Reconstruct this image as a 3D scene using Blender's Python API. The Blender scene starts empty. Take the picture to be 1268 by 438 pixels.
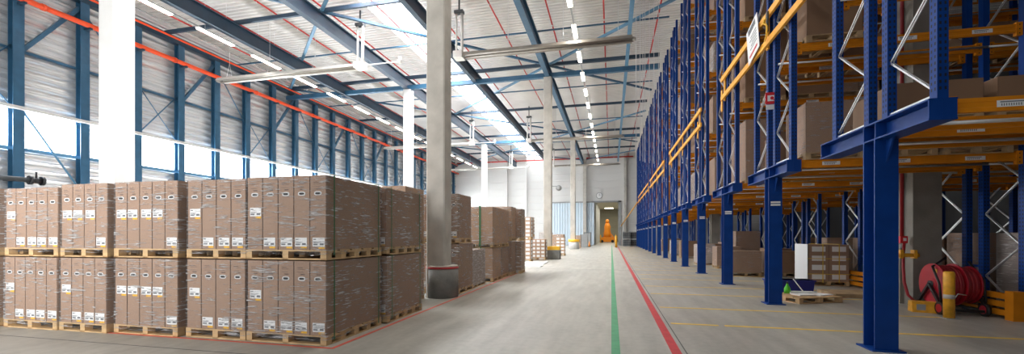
import bpy, bmesh, math, random
from mathutils import Vector, Matrix
random.seed(7)
S = bpy.context.scene
C = S.collection
PI = math.pi
ORD = ['first','second','third','fourth','fifth','sixth','seventh','eighth','ninth','tenth','eleventh','twelfth','thirteenth',
       'fourteenth','fifteenth','sixteenth','seventeenth','eighteenth','nineteenth','twentieth','twenty-first','twenty-second','twenty-third','twenty-fourth','twenty-fifth']

# ------------------------------------------------------------------ materials
def mat(name, col, rough=.5, metal=0, var=0, vscale=6, bump=0, bscale=40, emit=0, spec=None):
    m = bpy.data.materials.new(name); m.use_nodes = True
    nt = m.node_tree; N = nt.nodes; L = nt.links
    b = N['Principled BSDF']
    b.inputs['Base Color'].default_value = (*col, 1); b.inputs['Roughness'].default_value = rough; b.inputs['Metallic'].default_value = metal
    if spec is not None: b.inputs['Specular IOR Level'].default_value = spec
    tc = N.new('ShaderNodeTexCoord')
    if var:
        n = N.new('ShaderNodeTexNoise'); n.inputs['Scale'].default_value = vscale; n.inputs['Detail'].default_value = 5
        L.new(tc.outputs['Object'], n.inputs['Vector'])
        r = N.new('ShaderNodeValToRGB')
        r.color_ramp.elements[0].position = .3; r.color_ramp.elements[1].position = .7
        r.color_ramp.elements[0].color = (*[c*(1-var) for c in col], 1); r.color_ramp.elements[1].color = (*[min(1, c*(1+var)) for c in col], 1)
        L.new(n.outputs['Fac'], r.inputs['Fac']); L.new(r.outputs['Color'], b.inputs['Base Color'])
    if bump:
        n2 = N.new('ShaderNodeTexNoise'); n2.inputs['Scale'].default_value = bscale; n2.inputs['Detail'].default_value = 4
        L.new(tc.outputs['Object'], n2.inputs['Vector'])
        bp = N.new('ShaderNodeBump'); bp.inputs['Strength'].default_value = bump; bp.inputs['Distance'].default_value = .02
        L.new(n2.outputs['Fac'], bp.inputs['Height']); L.new(bp.outputs['Normal'], b.inputs['Normal'])
    if emit:
        b.inputs['Emission Color'].default_value = (*col, 1); b.inputs['Emission Strength'].default_value = emit
    return m

def wrap_mat(name, milky_glint, base):
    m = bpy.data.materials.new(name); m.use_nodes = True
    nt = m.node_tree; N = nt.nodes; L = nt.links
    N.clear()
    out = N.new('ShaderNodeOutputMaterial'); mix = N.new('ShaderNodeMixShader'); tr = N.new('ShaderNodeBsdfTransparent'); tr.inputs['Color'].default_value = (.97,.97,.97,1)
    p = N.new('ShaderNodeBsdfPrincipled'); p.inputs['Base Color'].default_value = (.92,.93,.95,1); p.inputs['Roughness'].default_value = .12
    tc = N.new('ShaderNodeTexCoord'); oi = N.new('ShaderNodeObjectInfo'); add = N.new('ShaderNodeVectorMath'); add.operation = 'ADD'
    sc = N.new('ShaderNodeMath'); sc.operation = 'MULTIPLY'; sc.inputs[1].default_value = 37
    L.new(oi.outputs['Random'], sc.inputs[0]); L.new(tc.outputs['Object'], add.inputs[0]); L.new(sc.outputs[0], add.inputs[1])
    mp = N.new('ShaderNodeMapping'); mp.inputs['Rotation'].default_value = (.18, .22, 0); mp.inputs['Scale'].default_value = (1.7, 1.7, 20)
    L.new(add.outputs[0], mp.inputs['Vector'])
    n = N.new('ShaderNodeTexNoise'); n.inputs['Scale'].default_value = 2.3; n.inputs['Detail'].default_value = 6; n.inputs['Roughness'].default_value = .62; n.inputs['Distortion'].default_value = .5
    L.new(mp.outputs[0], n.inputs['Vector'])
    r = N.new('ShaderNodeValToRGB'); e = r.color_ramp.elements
    e[0].position = .54; e[0].color = (base,)*3 + (1,); e[1].position = .65; e[1].color = (milky_glint,)*3 + (1,)  # whitish film creases, with white glint streaks painted into the mix
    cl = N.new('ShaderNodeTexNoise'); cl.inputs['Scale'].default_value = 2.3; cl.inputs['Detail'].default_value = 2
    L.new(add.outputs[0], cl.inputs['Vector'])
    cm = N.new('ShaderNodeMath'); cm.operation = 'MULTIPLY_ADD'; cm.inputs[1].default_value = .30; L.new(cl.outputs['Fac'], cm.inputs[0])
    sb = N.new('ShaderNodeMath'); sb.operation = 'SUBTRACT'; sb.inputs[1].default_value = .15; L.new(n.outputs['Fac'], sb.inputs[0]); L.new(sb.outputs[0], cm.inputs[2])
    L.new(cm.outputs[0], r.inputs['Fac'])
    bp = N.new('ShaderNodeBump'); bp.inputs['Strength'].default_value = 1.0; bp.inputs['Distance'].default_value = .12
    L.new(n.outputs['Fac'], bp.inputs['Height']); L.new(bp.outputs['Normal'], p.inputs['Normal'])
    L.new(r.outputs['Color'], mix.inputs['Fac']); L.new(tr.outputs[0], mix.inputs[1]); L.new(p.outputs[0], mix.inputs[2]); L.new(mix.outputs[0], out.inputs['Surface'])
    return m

def floor_mat():
    m = mat('polished_concrete', (.36,.355,.33), .3)
    nt = m.node_tree; N = nt.nodes; L = nt.links; b = N['Principled BSDF']
    tc = N.new('ShaderNodeTexCoord')
    n1 = N.new('ShaderNodeTexNoise'); n1.inputs['Scale'].default_value = .45; n1.inputs['Detail'].default_value = 8; n1.inputs['Roughness'].default_value = .65
    n2 = N.new('ShaderNodeTexNoise'); n2.inputs['Scale'].default_value = 9; n2.inputs['Detail'].default_value = 8
    mp = N.new('ShaderNodeMapping'); mp.inputs['Scale'].default_value = (3.5,.5,1)
    n3 = N.new('ShaderNodeTexNoise'); n3.inputs['Scale'].default_value = 1.2; n3.inputs['Detail'].default_value = 6
    L.new(tc.outputs['Object'], n1.inputs['Vector']); L.new(tc.outputs['Object'], n2.inputs['Vector']); L.new(tc.outputs['Object'], mp.inputs['Vector']); L.new(mp.outputs[0], n3.inputs['Vector'])
    a = N.new('ShaderNodeMath'); a.operation = 'ADD'; a2 = N.new('ShaderNodeMath'); a2.operation = 'MULTIPLY_ADD'; a2.inputs[1].default_value = .5
    L.new(n1.outputs['Fac'], a.inputs[0]); L.new(n3.outputs['Fac'], a.inputs[1]); L.new(n2.outputs['Fac'], a2.inputs[0]); L.new(a.outputs[0], a2.inputs[2])
    r = N.new('ShaderNodeValToRGB'); r.color_ramp.elements[0].position = .85; r.color_ramp.elements[1].position = 1.6
    mr = N.new('ShaderNodeMapRange'); mr.inputs['From Min'].default_value = .85; mr.inputs['From Max'].default_value = 1.65
    L.new(a2.outputs[0], mr.inputs['Value'])
    r.color_ramp.elements[0].position = 0; r.color_ramp.elements[1].position = 1
    r.color_ramp.elements[0].color = (.26,.25,.225,1); r.color_ramp.elements[1].color = (.47,.455,.41,1)
    L.new(mr.outputs[0], r.inputs['Fac']); L.new(r.outputs['Color'], b.inputs['Base Color'])
    m2 = N.new('ShaderNodeMapRange'); m2.inputs['To Min'].default_value = .30; m2.inputs['To Max'].default_value = .52
    L.new(n1.outputs['Fac'], m2.inputs['Value']); L.new(m2.outputs[0], b.inputs['Roughness'])
    bp = N.new('ShaderNodeBump'); bp.inputs['Strength'].default_value = .05; bp.inputs['Distance'].default_value = .02
    L.new(n3.outputs['Fac'], bp.inputs['Height']); L.new(bp.outputs['Normal'], b.inputs['Normal'])
    return m

def emission(name, col, s):
    m = bpy.data.materials.new(name); m.use_nodes = True
    b = m.node_tree.nodes['Principled BSDF']
    b.inputs['Base Color'].default_value = (*col, 1); b.inputs['Emission Color'].default_value = (*col, 1); b.inputs['Emission Strength'].default_value = s
    b.inputs['Roughness'].default_value = .4
    return m

M = dict(
    floor=floor_mat(),
    deck=mat('galvanised_deck', (.76,.74,.71), .5, .1, .06, .6),
    liner=mat('silver_wall_liner', (.82,.83,.84), .27, .66),
    endwall=mat('white_wall_panel', (.66,.655,.64), .5, 0, .03, .4),
    skyblue=mat('pale_blue_sheet', (.56,.66,.74), .5, 0, .05, .7),
    steel=mat('blue_steel', (.030,.105,.19), .42, 0, .12, 3),
    steel_dark=mat('dark_blue_steel', (.022,.05,.085), .45, 0, .12, 3),
    steel_pale=mat('pale_blue_steel', (.10,.24,.38), .42, 0, .1, 3),
    white=mat('white_paint', (.60,.60,.59), .55, 0, .04, 2),
    concrete=mat('cast_concrete', (.50,.475,.43), .8, 0, .14, 2.2, .25, 30),
    concrete_shaded=mat('shaded_concrete', (.25,.23,.20), .85, 0, .16, 2.2, .25, 30),  # darker copy of the cast concrete, shade put into its colour
    concrete_dark=mat('grey_concrete', (.20,.20,.19), .8, 0, .25, 3, .3, 30),
    rack=mat('rack_blue', (.004,.043,.225), .4, 0, .1, 4, spec=.22),
    rack_dark=mat('slot_dark', (.004,.006,.012), .7),
    orange=mat('rack_orange', (.68,.235,.010), .45, 0, .1, 4, spec=.25),
    yellow_beam=mat('yellow_orange_beam', (.88,.42,.04), .45, 0, .08, 4),
    galv=mat('galvanised_steel', (.66,.67,.68), .35, .7, .08, 8),
    pipe=mat('orange_red_pipe', (.86,.085,.02), .38, 0, .06, 3),
    redpipe=mat('red_sprinkler_pipe', (.55,.03,.025), .4, 0, .06, 3),
    card=mat('cardboard', (.345,.228,.163), .75, 0, .07, 1.5),
    card2=mat('cardboard_dark', (.25,.15,.09), .75, 0, .1, 1.5),
    card3=mat('cardboard_pale', (.46,.30,.20), .75, 0, .08, 1.5),
    seam=mat('carton_seam', (.07,.042,.028), .85),
    print=mat('carton_print', (.13,.09,.075), .8),
    label=mat('white_label', (.82,.83,.84), .5),
    ink=mat('grey_ink', (.16,.17,.19), .7),
    tag=mat('yellow_tag', (.85,.48,.03), .5),
    hole=mat('hole_dark', (.02,.02,.022), .8),
    ring=mat('pale_plastic', (.70,.71,.72), .45),
    wood=mat('pallet_wood', (.55,.37,.19), .75, 0, .22, 5, .15, 25),
    wood_old=mat('pallet_wood_weathered', (.42,.29,.16), .8, 0, .25, 5, .15, 25),
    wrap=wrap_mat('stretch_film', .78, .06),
    wrap_rack=wrap_mat('stretch_film_thin', .40, .02),
    wrap_milky=wrap_mat('stretch_film_thick', .9, .42),
    strap=mat('green_strap', (.03,.16,.06), .4),
    strap_y=mat('yellow_strap', (.75,.5,.05), .4),
    green=mat('green_floor_paint', (.045,.30,.14), .45, 0, .15, 6),
    red=mat('red_floor_paint', (.52,.045,.05), .45, 0, .15, 6),
    redthin=mat('red_floor_tape', (.62,.10,.06), .5, 0, .2, 9),
    yellow=mat('yellow_floor_paint', (.80,.54,.08), .5, 0, .15, 5),
    joint=mat('floor_joint', (.10,.10,.095), .8),
    tube=emission('lit_tube', (1,.93,.80), 9),
    window=emission('bright_window', (.97,.99,1), 5.5),
    sky=emission('skylight_sheet', (.93,.97,1), 5.0),
    backlight=emission('far_room_lamp', (1,.95,.8), 8),
    heater=mat('heater_steel', (.36,.33,.29), .4, .5, .1, 4),
    heater_pale=mat('heater_pale', (.72,.70,.66), .4, .2, .05, 4),
    black=mat('black_steel', (.012,.012,.014), .4),
    hose=mat('red_hose', (.30,.012,.02), .45, 0, .15, 9),
    reel=mat('red_reel', (.42,.01,.025), .4, 0, .08, 6),
    bollard=mat('yellow_bollard', (.78,.38,.025), .45, 0, .22, 7),
    signred=mat('sign_red', (.62,.02,.03), .4),
    blue=mat('blue_plastic', (.02,.03,.25), .4),
    lime=mat('green_plastic', (.10,.55,.03), .35),
    dark=mat('dark_grey', (.06,.065,.07), .6, 0, .2, 5),
    grey=mat('mid_grey', (.30,.31,.31), .6, 0, .1, 3),
    olive=mat('olive_panel', (.40,.39,.32), .6, 0, .05, 1),
    orangemach=mat('orange_machine', (.85,.27,.01), .45, 0, .05, 3),
    cable=mat('pale_cable', (.60,.60,.60), .5),
    hiviz=mat('hi_vis_yellow', (.65,.85,.05), .5),
)

# ------------------------------------------------------------------ mesh helpers
class MB:
    def __init__(s): s.b = bmesh.new()
    def face(s, pts, mi=0):
        f = s.b.faces.new([s.b.verts.new(p) for p in pts]); f.material_index = mi
    def box(s, x0, x1, y0, y1, z0, z1, mi=0):
        v = [s.b.verts.new(p) for p in ((x0,y0,z0),(x1,y0,z0),(x1,y1,z0),(x0,y1,z0),(x0,y0,z1),(x1,y0,z1),(x1,y1,z1),(x0,y1,z1))]
        for q in ((3,2,1,0),(4,5,6,7),(0,1,5,4),(1,2,6,5),(2,3,7,6),(3,0,4,7)):
            f = s.b.faces.new([v[i] for i in q]); f.material_index = mi
        return s
    def bar(s, p, q, w, h, mi=0, up=(0,0,1)):
        p = Vector(p); q = Vector(q); d = (q-p).normalized(); u = Vector(up)
        if abs(d.dot(u)) > .99: u = Vector((0,1,0))
        a = d.cross(u).normalized()*w/2; c = a.cross(d).normalized()*h/2
        v = [s.b.verts.new(t) for t in (p-a-c,p+a-c,p+a+c,p-a+c,q-a-c,q+a-c,q+a+c,q-a+c)]
        for k in ((0,1,2,3),(7,6,5,4),(0,4,5,1),(1,5,6,2),(2,6,7,3),(3,7,4,0)):
            f = s.b.faces.new([v[i] for i in k]); f.material_index = mi
        return s
    def tube(s, pts, r, n=10, mi=0, caps=True):
        pts = [Vector(p) for p in pts]; rings = []
        u = None
        for i, p in enumerate(pts):
            d = ((pts[min(i+1,len(pts)-1)] - pts[max(i-1,0)])).normalized()
            if u is None:
                u = Vector((0,0,1)) if abs(d.z) < .9 else Vector((0,1,0))
            a = d.cross(u).normalized(); c = a.cross(d).normalized(); u = c
            rr = r[i] if isinstance(r, (list, tuple)) else r
            rings.append([s.b.verts.new(p + (a*math.cos(t)+c*math.sin(t))*rr) for t in [2*PI*k/n for k in range(n)]])
        for A, B in zip(rings, rings[1:]):
            for k in range(n):
                f = s.b.faces.new((A[k],A[(k+1)%n],B[(k+1)%n],B[k])); f.material_index = mi; f.smooth = True
        if caps:
            for R_ in (rings[0][::-1], rings[-1]):
                f = s.b.faces.new(R_); f.material_index = mi
        return s
    def extrude(s, prof, axis, a, b, mi=0, close=True):
        # prof: 2D points in the plane normal to axis ('x': (y,z), 'y': (x,z), 'z': (x,y))
        def P(t, p):
            return (t,p[0],p[1]) if axis == 'x' else (p[0],t,p[1]) if axis == 'y' else (p[0],p[1],t)
        A = [s.b.verts.new(P(a,p)) for p in prof]; B = [s.b.verts.new(P(b,p)) for p in prof]
        n = len(prof)
        for k in range(n if close else n-1):
            f = s.b.faces.new((A[k],A[(k+1)%n],B[(k+1)%n],B[k])); f.material_index = mi
        if close:
            f = s.b.faces.new(A[::-1]); f.material_index = mi
            f = s.b.faces.new(B); f.material_index = mi
        return s
    def mesh(s, name, mats):
        bmesh.ops.recalc_face_normals(s.b, faces=s.b.faces)
        me = bpy.data.meshes.new(name); s.b.to_mesh(me); s.b.free()
        for m in (mats if isinstance(mats, (list, tuple)) else [mats]): me.materials.append(m)
        return me
    def build(s, name, mats, parent=None, loc=None, rot=None):
        return add(name, s.mesh(name, mats), parent, loc, rot)

def add(name, me, parent=None, loc=None, rot=None):
    o = bpy.data.objects.new(name, me); C.objects.link(o)
    if parent: o.parent = parent
    if loc: o.location = loc
    if rot: o.rotation_euler = rot
    return o
def tag(o, label, cat, group=None, kind=None):
    o['label'] = label; o['category'] = cat
    if group: o['group'] = group
    if kind: o['kind'] = kind
    return o
def thing(name, label, cat, loc=(0,0,0), rz=0, group=None, kind=None):
    o = bpy.data.objects.new(name, None); C.objects.link(o); o.location = loc; o.rotation_euler = (0,0,rz); o.empty_display_size = .1
    return tag(o, label, cat, group, kind)
def struct(o):
    o['kind'] = 'structure'; return o
def ibeam(mb, axis, a, b, c, z0, z1, w, tf=.03, tw=.02, mi=0):
    # I section along axis, centred at c across, between z0 and z1
    h = w/2; t = tw/2
    prof = [(c-h,z0),(c+h,z0),(c+h,z0+tf),(c+t,z0+tf),(c+t,z1-tf),(c+h,z1-tf),(c+h,z1),(c-h,z1),(c-h,z1-tf),(c-t,z1-tf),(c-t,z0+tf),(c-h,z0+tf)]
    return mb.extrude(prof, axis, a, b, mi)
def corr(lo, hi, pitch, base, depth):
    pts = []; t = lo
    while t < hi:
        pts += [(t,base),(t+pitch*.35,base),(t+pitch*.5,base+depth),(t+pitch*.85,base+depth)]; t += pitch
    pts.append((hi,base)); return pts

# ------------------------------------------------------------------ room shell
YE = 68.4; ZR = 14.45; XW = -26.1
struct(MB().box(-27,24,-14,YE+38,-.2,0).build('floor', M['floor']))
mb = MB(); mb.extrude(corr(-6,YE,.30,ZR,.10), 'x', XW-.3, 24, close=False); mb.box(XW-.3,24,-6,YE,ZR+.12,ZR+.2)
struct(mb.build('ceiling', M['deck']))
# left wall: ribbed liner above and below a strip of windows
ZW0, ZW1 = 5.55, 7.15
mb = MB()
for a, b in ((0,ZW0),(ZW1,ZR)):
    t = a
    while t < b-.01:
        p = min(.40, b-t)
        x = XW
        prof = [(x,t),(x+.07,t+p*.14),(x+.085,t+p*.3),(x+.07,t+p*.46),(x,t+p*.6),(x-.012,t+p*.8),(x,t+p)]
        mb.extrude(prof, 'y', -6, YE, close=False); t += p
mb.box(XW-.15,XW-.1,-6,YE,0,ZW0); mb.box(XW-.15,XW-.1,-6,YE,ZW1,ZR)
struct(mb.build('wall_left', M['liner']))
WCY = [13.3+2.44*i for i in range(-4,23)]
for i, (a, b) in enumerate(zip(WCY, WCY[1:])):
    struct(MB().box(XW-.08,XW-.03,a+.02,b-.02,ZW0,ZW1).build('window_%d' % (i+1), M['window']))
# skylights, one sheet per roof bay
nwin = len(WCY)
for i, (a, b) in enumerate(((9.9,19.4),(19.95,29.2),(29.8,39.3),(39.8,49.2),(49.8,59.2),(59.8,68.2))):
    struct(MB().box(-13.3,-10.55,a,b,ZR-.09,ZR-.04).build('window_%d' % (nwin+i), M['sky']))
# end wall with opening
dx0, dx1, dz = -2.75, 1.15, 6.75
def panel_wall(mb, x0, x1, z0, z1, y):
    t = z0
    while t < z1-.01:
        p = min(1.15, z1-t)
        mb.extrude([(y,t),(y-.03,t+.04),(y-.03,t+p-.04),(y,t+p)], 'x', x0, x1, close=False); t += p
    mb.box(x0,x1,y+.02,y+.25,z0,z1)
mb = MB(); panel_wall(mb, XW-.2, dx0, 0, ZR, YE); panel_wall(mb, dx0, dx1, dz, ZR, YE); panel_wall(mb, dx1, 24, 0, ZR, YE)
struct(mb.build('wall_end', M['endwall']))
struct(MB().box(22,22.2,-6,YE,0,ZR).build('light_blocker_right', M['black']))  # added black wall, keeps world light from leaking in at right
struct(MB().box(2.6,22,-4.2,-4,0,ZR).build('light_blocker_back', M['dark']))  # added unseen dark wall, cuts light from behind onto the racks
# room past the opening
mb = MB(); mb.box(-3.4,-3.2,YE+.25,YE+36,0,7.6)
struct(mb.build('wall_passage_left', M['endwall']))
struct(MB().box(1.9,2.1,YE+.25,YE+36,0,7.6).build('wall_passage_right', M['olive']))
mb = MB(); panel_wall(mb, -3.4, 2.1, 0, 7.8, YE+36)
struct(mb.build('wall_passage_end', M['olive']))
struct(MB().box(-3.4,2.1,YE+.25,YE+36.2,7.6,7.8).build('ceiling_passage', M['olive']))
for i in range(4):
    y = YE+5+8*i
    tag(MB().box(-3.2,-2.55,y,y+.6,0,7.6).build('passage_column', M['white']), '%s white column along left side of passage beyond far doorway' % ORD[i], 'column', 'passage columns', 'thing')
tag(MB().box(-1.4,.4,YE+27,YE+27.4,7.43,7.58).build('passage_lamp', M['backlight']), 'bright ceiling lamp in the passage beyond the far doorway', 'lamp')
# door frame of the opening
mb = MB(); mb.box(dx1-.1,dx1+.35,YE-.2,YE+.3,0,dz+.25); mb.box(dx0-.3,dx0+.05,YE-.2,YE+.3,0,dz+.25); mb.box(dx0-.3,dx1+.35,YE-.2,YE+.3,dz,dz+.25)
struct(mb.build('door_1', M['grey']))
# pale blue sheeted gate left of the opening
g = thing('sliding_gate', 'pale blue ribbed sheet gate on the end wall left of the doorway', 'gate', (-6,YE-.25,0))
mb = MB(); mb.extrude([(p[0],p[1]) for p in corr(-3.3,3.0,.42,0,-.06)], 'z', .05, 6.75, close=False); mb.box(-3.3,3.0,.02,.06,.05,6.75)
mb.build('gate_sheet', M['skyblue'], g)
MB().box(-3.5,3.1,-.12,.06,6.75,6.95).build('gate_rail', M['grey'], g)
# posts on the end wall
for i, x in enumerate((-17.0,-13.6,-4.1,2.1)):
    w = (.5,.3,.5,.35)[i]
    tag(MB().box(x-w/2,x+w/2,YE-(.85 if i == 2 else .5),YE-(.42 if i == 2 else .06),0,ZR-.05).build('wall_post', M['endwall' if i < 2 else 'concrete']), 'grey post against the end wall, %s from the left' % ORD[i], 'post', 'end wall posts', 'thing')

# ------------------------------------------------------------------ floor markings
tn = [0]
def trim(mb, m):
    tn[0] += 1; struct(mb.build('trim_%d' % tn[0], M[m]))
trim(MB().box(.0,.12,-6,YE,.0,.003), 'green')
trim(MB().box(.80,.93,-6,YE,.0,.003), 'red')
trim(MB().box(-12.5,-3.86,5.22,5.27,0,.003), 'redthin')
trim(MB().box(-3.87,-3.81,5.22,18.2,0,.003), 'redthin')
for k in range(15):
    Yk = 6.99+4.05*k
    for o in (-1.12, 1.15):
        mb = MB()
        if k == 0 and o > 0:
            mb.box(1.05,1.85,Yk+o-.045,Yk+o+.045,0,.003); mb.box(1.95,6.9,Yk+o-.045,Yk+o+.045,0,.003)
        else: mb.box(1.05,6.3,Yk+o-.045,Yk+o+.045,0,.003)
        trim(mb, 'yellow')
trim(MB().box(.99,1.005,-6,YE,0,.002), 'joint')
trim(MB().box(-26,-4,4.72,4.735,0,.002), 'joint')
trim(MB().box(-4,1,20,20.015,0,.002), 'joint')

# ------------------------------------------------------------------ building columns
def square_column(x, y, w, m, label, top=12.66, kind='thing', z0=0):
    mb = MB(); c = .03; h = w/2
    mb.extrude([(x-h+c,y-h),(x+h-c,y-h),(x+h,y-h+c),(x+h,y+h-c),(x+h-c,y+h),(x-h+c,y+h),(x-h,y+h-c),(x-h,y-h+c)], 'z', z0, top)
    return tag(mb.build('building_column', M[m]), label, 'column', 'building columns', 'thing')
square_column(-15.1, 10.1, .62, 'white', 'broad white column rising behind the front carton stacks at left')
square_column(-15.1, 29.7, .6, 'white', 'white column between the left wall and the big concrete column')
square_column(-15.1, 49.5, .6, 'white', 'distant white column before the end wall, right of the concrete column')
square_column(-4.35, 10.25, .5, 'concrete', 'tall bare concrete column in a round guard amid the wrapped stacks')
square_column(-4.35, 29.6, .55, 'concrete', 'grey concrete column mid hall with a dark block at its foot')
square_column(-4.35, 49.6, .55, 'concrete', 'slim far column standing in a pale drum guard')
for i, (y, x) in enumerate(((11.62,6.86),(31.3,6.86))):
    mb = MB(); h = .27; yy = .32
    mb.extrude([(x-h,y-yy),(x+h,y-yy),(x+h,y+yy),(x-h,y+yy),(x-h,y+.12),(x-h+.08,y+.12),(x-h+.08,y-.12),(x-h,y-.12)], 'z', 0, 14.3)
    tag(mb.build('building_column', M['concrete_shaded']), ('concrete column with a red pipe in its groove behind the nearest blue post','distant concrete column standing beneath the racks')[i], 'column', 'building columns', 'thing')
# guards at the column feet
g = thing('column_guard', 'round concrete guard with red rim at the foot of the large column', 'guard', (-4.3,10.34,0))
mb = MB(); mb.tube([(0,0,0),(0,0,.74)], .42, 32); mb.build('drum', M['concrete_dark'], g)
mb = MB(); mb.tube([(0,0,.74),(0,0,.79)], .425, 32); mb.build('rim', M['red'], g)
mb = MB(); mb.tube([(0,0,.79),(0,0,.82)], [.42,.40], 32); mb.build('cap', M['concrete'], g)
g = thing('column_guard', 'dark square guard block with ochre top beside the mid hall column', 'guard', (-3.75,28.3,0))
MB().box(-.42,.42,-.4,.4,0,.62).build('block', M['concrete_dark'], g); MB().box(-.42,.42,-.4,.4,.62,.85).build('cap', M['tag'], g)
g = thing('column_guard', 'pale drum guard with orange band at the foot of the far column', 'guard', (-4.2,49.2,0))
mb = MB(); mb.tube([(0,0,0),(0,0,1.0)], .62, 20); mb.build('drum', M['white'], g)
mb = MB(); mb.tube([(0,0,.82),(0,0,1.12)], .65, 20); mb.build('band', M['tag'], g)

# blue steel wall posts
for i, y in enumerate(WCY):
    mb = MB(); x = XW+.3
    h = .19; t = .012; d = .17; f = .025
    mb.extrude([(x-d,y-h),(x-d+f,y-h),(x-d+f,y-t),(x+d-f,y-t),(x+d-f,y-h),(x+d,y-h),(x+d,y+h),(x+d-f,y+h),(x+d-f,y+t),(x-d+f,y+t),(x-d+f,y+h),(x-d,y+h)], 'z', 0, 13.2)
    tag(mb.build('steel_wall_post', M['steel']), '%s blue steel post along the window wall, counted from the camera end' % ORD[i] if i < 25 else 'blue steel post in the far corner of the window wall', 'steel post', 'blue posts of the window wall', 'thing')
X0 = XW+.47
tag(MB().box(XW+.1,XW+.5,-6,YE-.1,13.2,13.6).build('eaves_beam', M['steel_dark']), 'dark blue eaves beam along the top of the window wall', 'beam', kind='thing')
for z, nm, m, w in ((ZW1+.1,'white rail running just above the strip windows','white',.14),(ZW0-.08,'blue rail under the strip windows','steel_pale',.14),(9.9,'thin blue rail halfway up the ribbed wall','steel',.1)):
    o = .44 if m == 'white' else .06
    tag(MB().box(XW+o,XW+o+.04+w,-6,YE-.1,z-w/2,z+w/2).build('wall_rail', M[m]), nm, 'rail')
# bracing on the wall
nb = 0
for i in range(len(WCY)-1):
    y0, y1 = WCY[i], WCY[i+1]; ph = (i-4) % 3; x = XW+.30
    mb = MB()
    if ph == 0: mb.bar((x,y0+.19,9.9),(x,y1-.15,12.9),.14,.16)
    elif ph == 1: mb.tube([(x,y0+.19,12.6),(x,y1-.19,9.8)], .035, 8)
    else:
        mb.tube([(x,y0+.19,7.4),(x,y1-.19,10.0)], .035, 8); mb.tube([(x-.08,y0+.19,10.0),(x-.08,y1-.19,7.4)], .025, 8)
    tag(mb.build('wall_brace', M['steel']), '%s, %s' % (('thick blue strut rising to the roof','thin blue rod slanting down from the roof','crossed blue rods above the windows')[ph], ORD[i//3]+' of its kind from the camera end'), 'brace', 'braces of the window wall')
for i in (4,10,16):
    y0 = WCY[i]
    tag(MB().tube([(XW+.35,y0+.2,ZW1),(XW+.35,y0+2.2,4.0)], .045, 8).build('wall_brace', M['steel_pale']), ('slanting blue rod across the nearest strip window','slanting blue rod across a strip window past the white column','slanting blue rod across a far strip window')[(i-4)//6], 'brace')
# orange main pipe with brackets
p = thing('sprinkler_main', 'thick orange red pipe running along the window wall under the eaves', 'pipe', (XW+.72,0,12.05))
mb = MB(); mb.tube([(0,-4,0),(0,YE-.3,0)], .125, 14); mb.build('pipe', M['pipe'], p)
for y in WCY[2:]:
    MB().box(-.25,.16,y-.06,y+.06,-.22,-.13).build('bracket', M['steel_dark'], p)
for y in range(8,66,6):
    mb = MB(); mb.tube([(0,y-.07,0),(0,y+.07,0)], .155, 14); mb.build('coupling', M['pipe'], p)
# thin dark pipe with valve low on the wall
p = thing('valve_pipe', 'dark pipe with a flanged valve end at far left above the cartons', 'pipe', (XW+.9,0,4.05))
mb = MB(); mb.tube([(0,6,0),(0,13.4,0)], .11, 12); mb.build('pipe', M['dark'], p)
mb = MB(); mb.tube([(0,13.4,0),(0,13.5,0)], .2, 14); mb.tube([(0,13.8,0),(0,13.9,0)], .2, 14); mb.tube([(0,13.5,0),(0,13.8,0)], .13, 14); mb.tube([(0,13.65,.1),(0,13.65,.4)], .04, 8)
mb.build('valve', M['black'], p)
MB().bar((-.8,13.0,-.05),(.1,13.0,-.05),.06,.06).build('bracket', M['dark'], p)

# ------------------------------------------------------------------ roof steel
for x, w, z0, z1, m, nm in ((-20.5,.30,12.62,13.4,'steel_dark','over the left lamp row'),(-15.1,.32,12.66,13.45,'steel_dark','over the white columns'),(-9.7,.30,12.75,13.5,'steel_dark','right of the skylights'),
                        (-4.35,.32,12.66,13.45,'steel','over the concrete columns'),(1.0,.2,12.95,13.25,'steel_pale','nearest the racks')):
    mb = MB(); ibeam(mb, 'y', -3.9, YE-.9, x, z0, z1, w, .05, .05)
    tag(mb.build('roof_beam', M[m]), 'long blue roof beam running down the hall %s' % nm, 'beam', kind='thing')
for i, y in enumerate((9.9,29.6,49.5)):
    mb = MB(); mb.box(XW+.2,3.1,y-.14,y+.14,12.67,12.97)
    tag(mb.build('cross_beam', M['steel']), 'blue beam crossing the hall above the %s line of columns' % ORD[i], 'beam', kind='thing')
    mb = MB(); mb.box(XW+.2,3.1,y-.1,y+.1,13.48,13.7)
    tag(mb.build('cross_beam', M['steel_dark']), 'dark tie beam just under the roof above the %s line of columns' % ORD[i], 'beam', kind='thing')
for i, y in enumerate((19.7,39.5,59.3)):
    mb = MB(); mb.box(XW+.2,3.1,y-.07,y+.07,13.48,13.68)
    tag(mb.build('cross_beam', M['steel_dark']), 'thin dark cross beam under the roof midway between columns, %s from camera' % ORD[i], 'beam', kind='thing')
for i, y in enumerate((14.8,24.6,34.5,44.5,54.4)):
    mb = MB(); mb.box(XW+.2,3.1,y-.03,y+.03,13.55,13.63)
    tag(mb.build('roof_tie', M['steel']), 'slender tie rod crossing under the roof deck, %s from camera' % ORD[i], 'tie')
ys = [9.9,19.7,29.6,39.5,49.5,59.3,68.2]
nd = 0
for j in range(6):
    a, b = ys[j], ys[j+1]
    if j % 2 == 0: D = ((-25.6,a,-15.1,b),(-4.35,a,-15.1,b),(-4.35,a,3.2,a+(b-a)*.7))
    else: D = ((-15.1,a,-25.6,b),(-15.1,a,-4.35,b),(3.2,a+(b-a)*.3,-4.35,b))
    for i, (x0,y0,x1,y1) in enumerate(D):
        mb = MB(); mb.bar((x0,y0,13.56),(x1,y1,13.56),.16,.12)
        tag(mb.build('roof_brace', M['steel_pale' if (i+j) % 2 else 'steel']), 'diagonal blue roof brace, %s bay from camera, %s from the window wall' % (ORD[j], ORD[i]), 'brace', 'roof braces')
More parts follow.
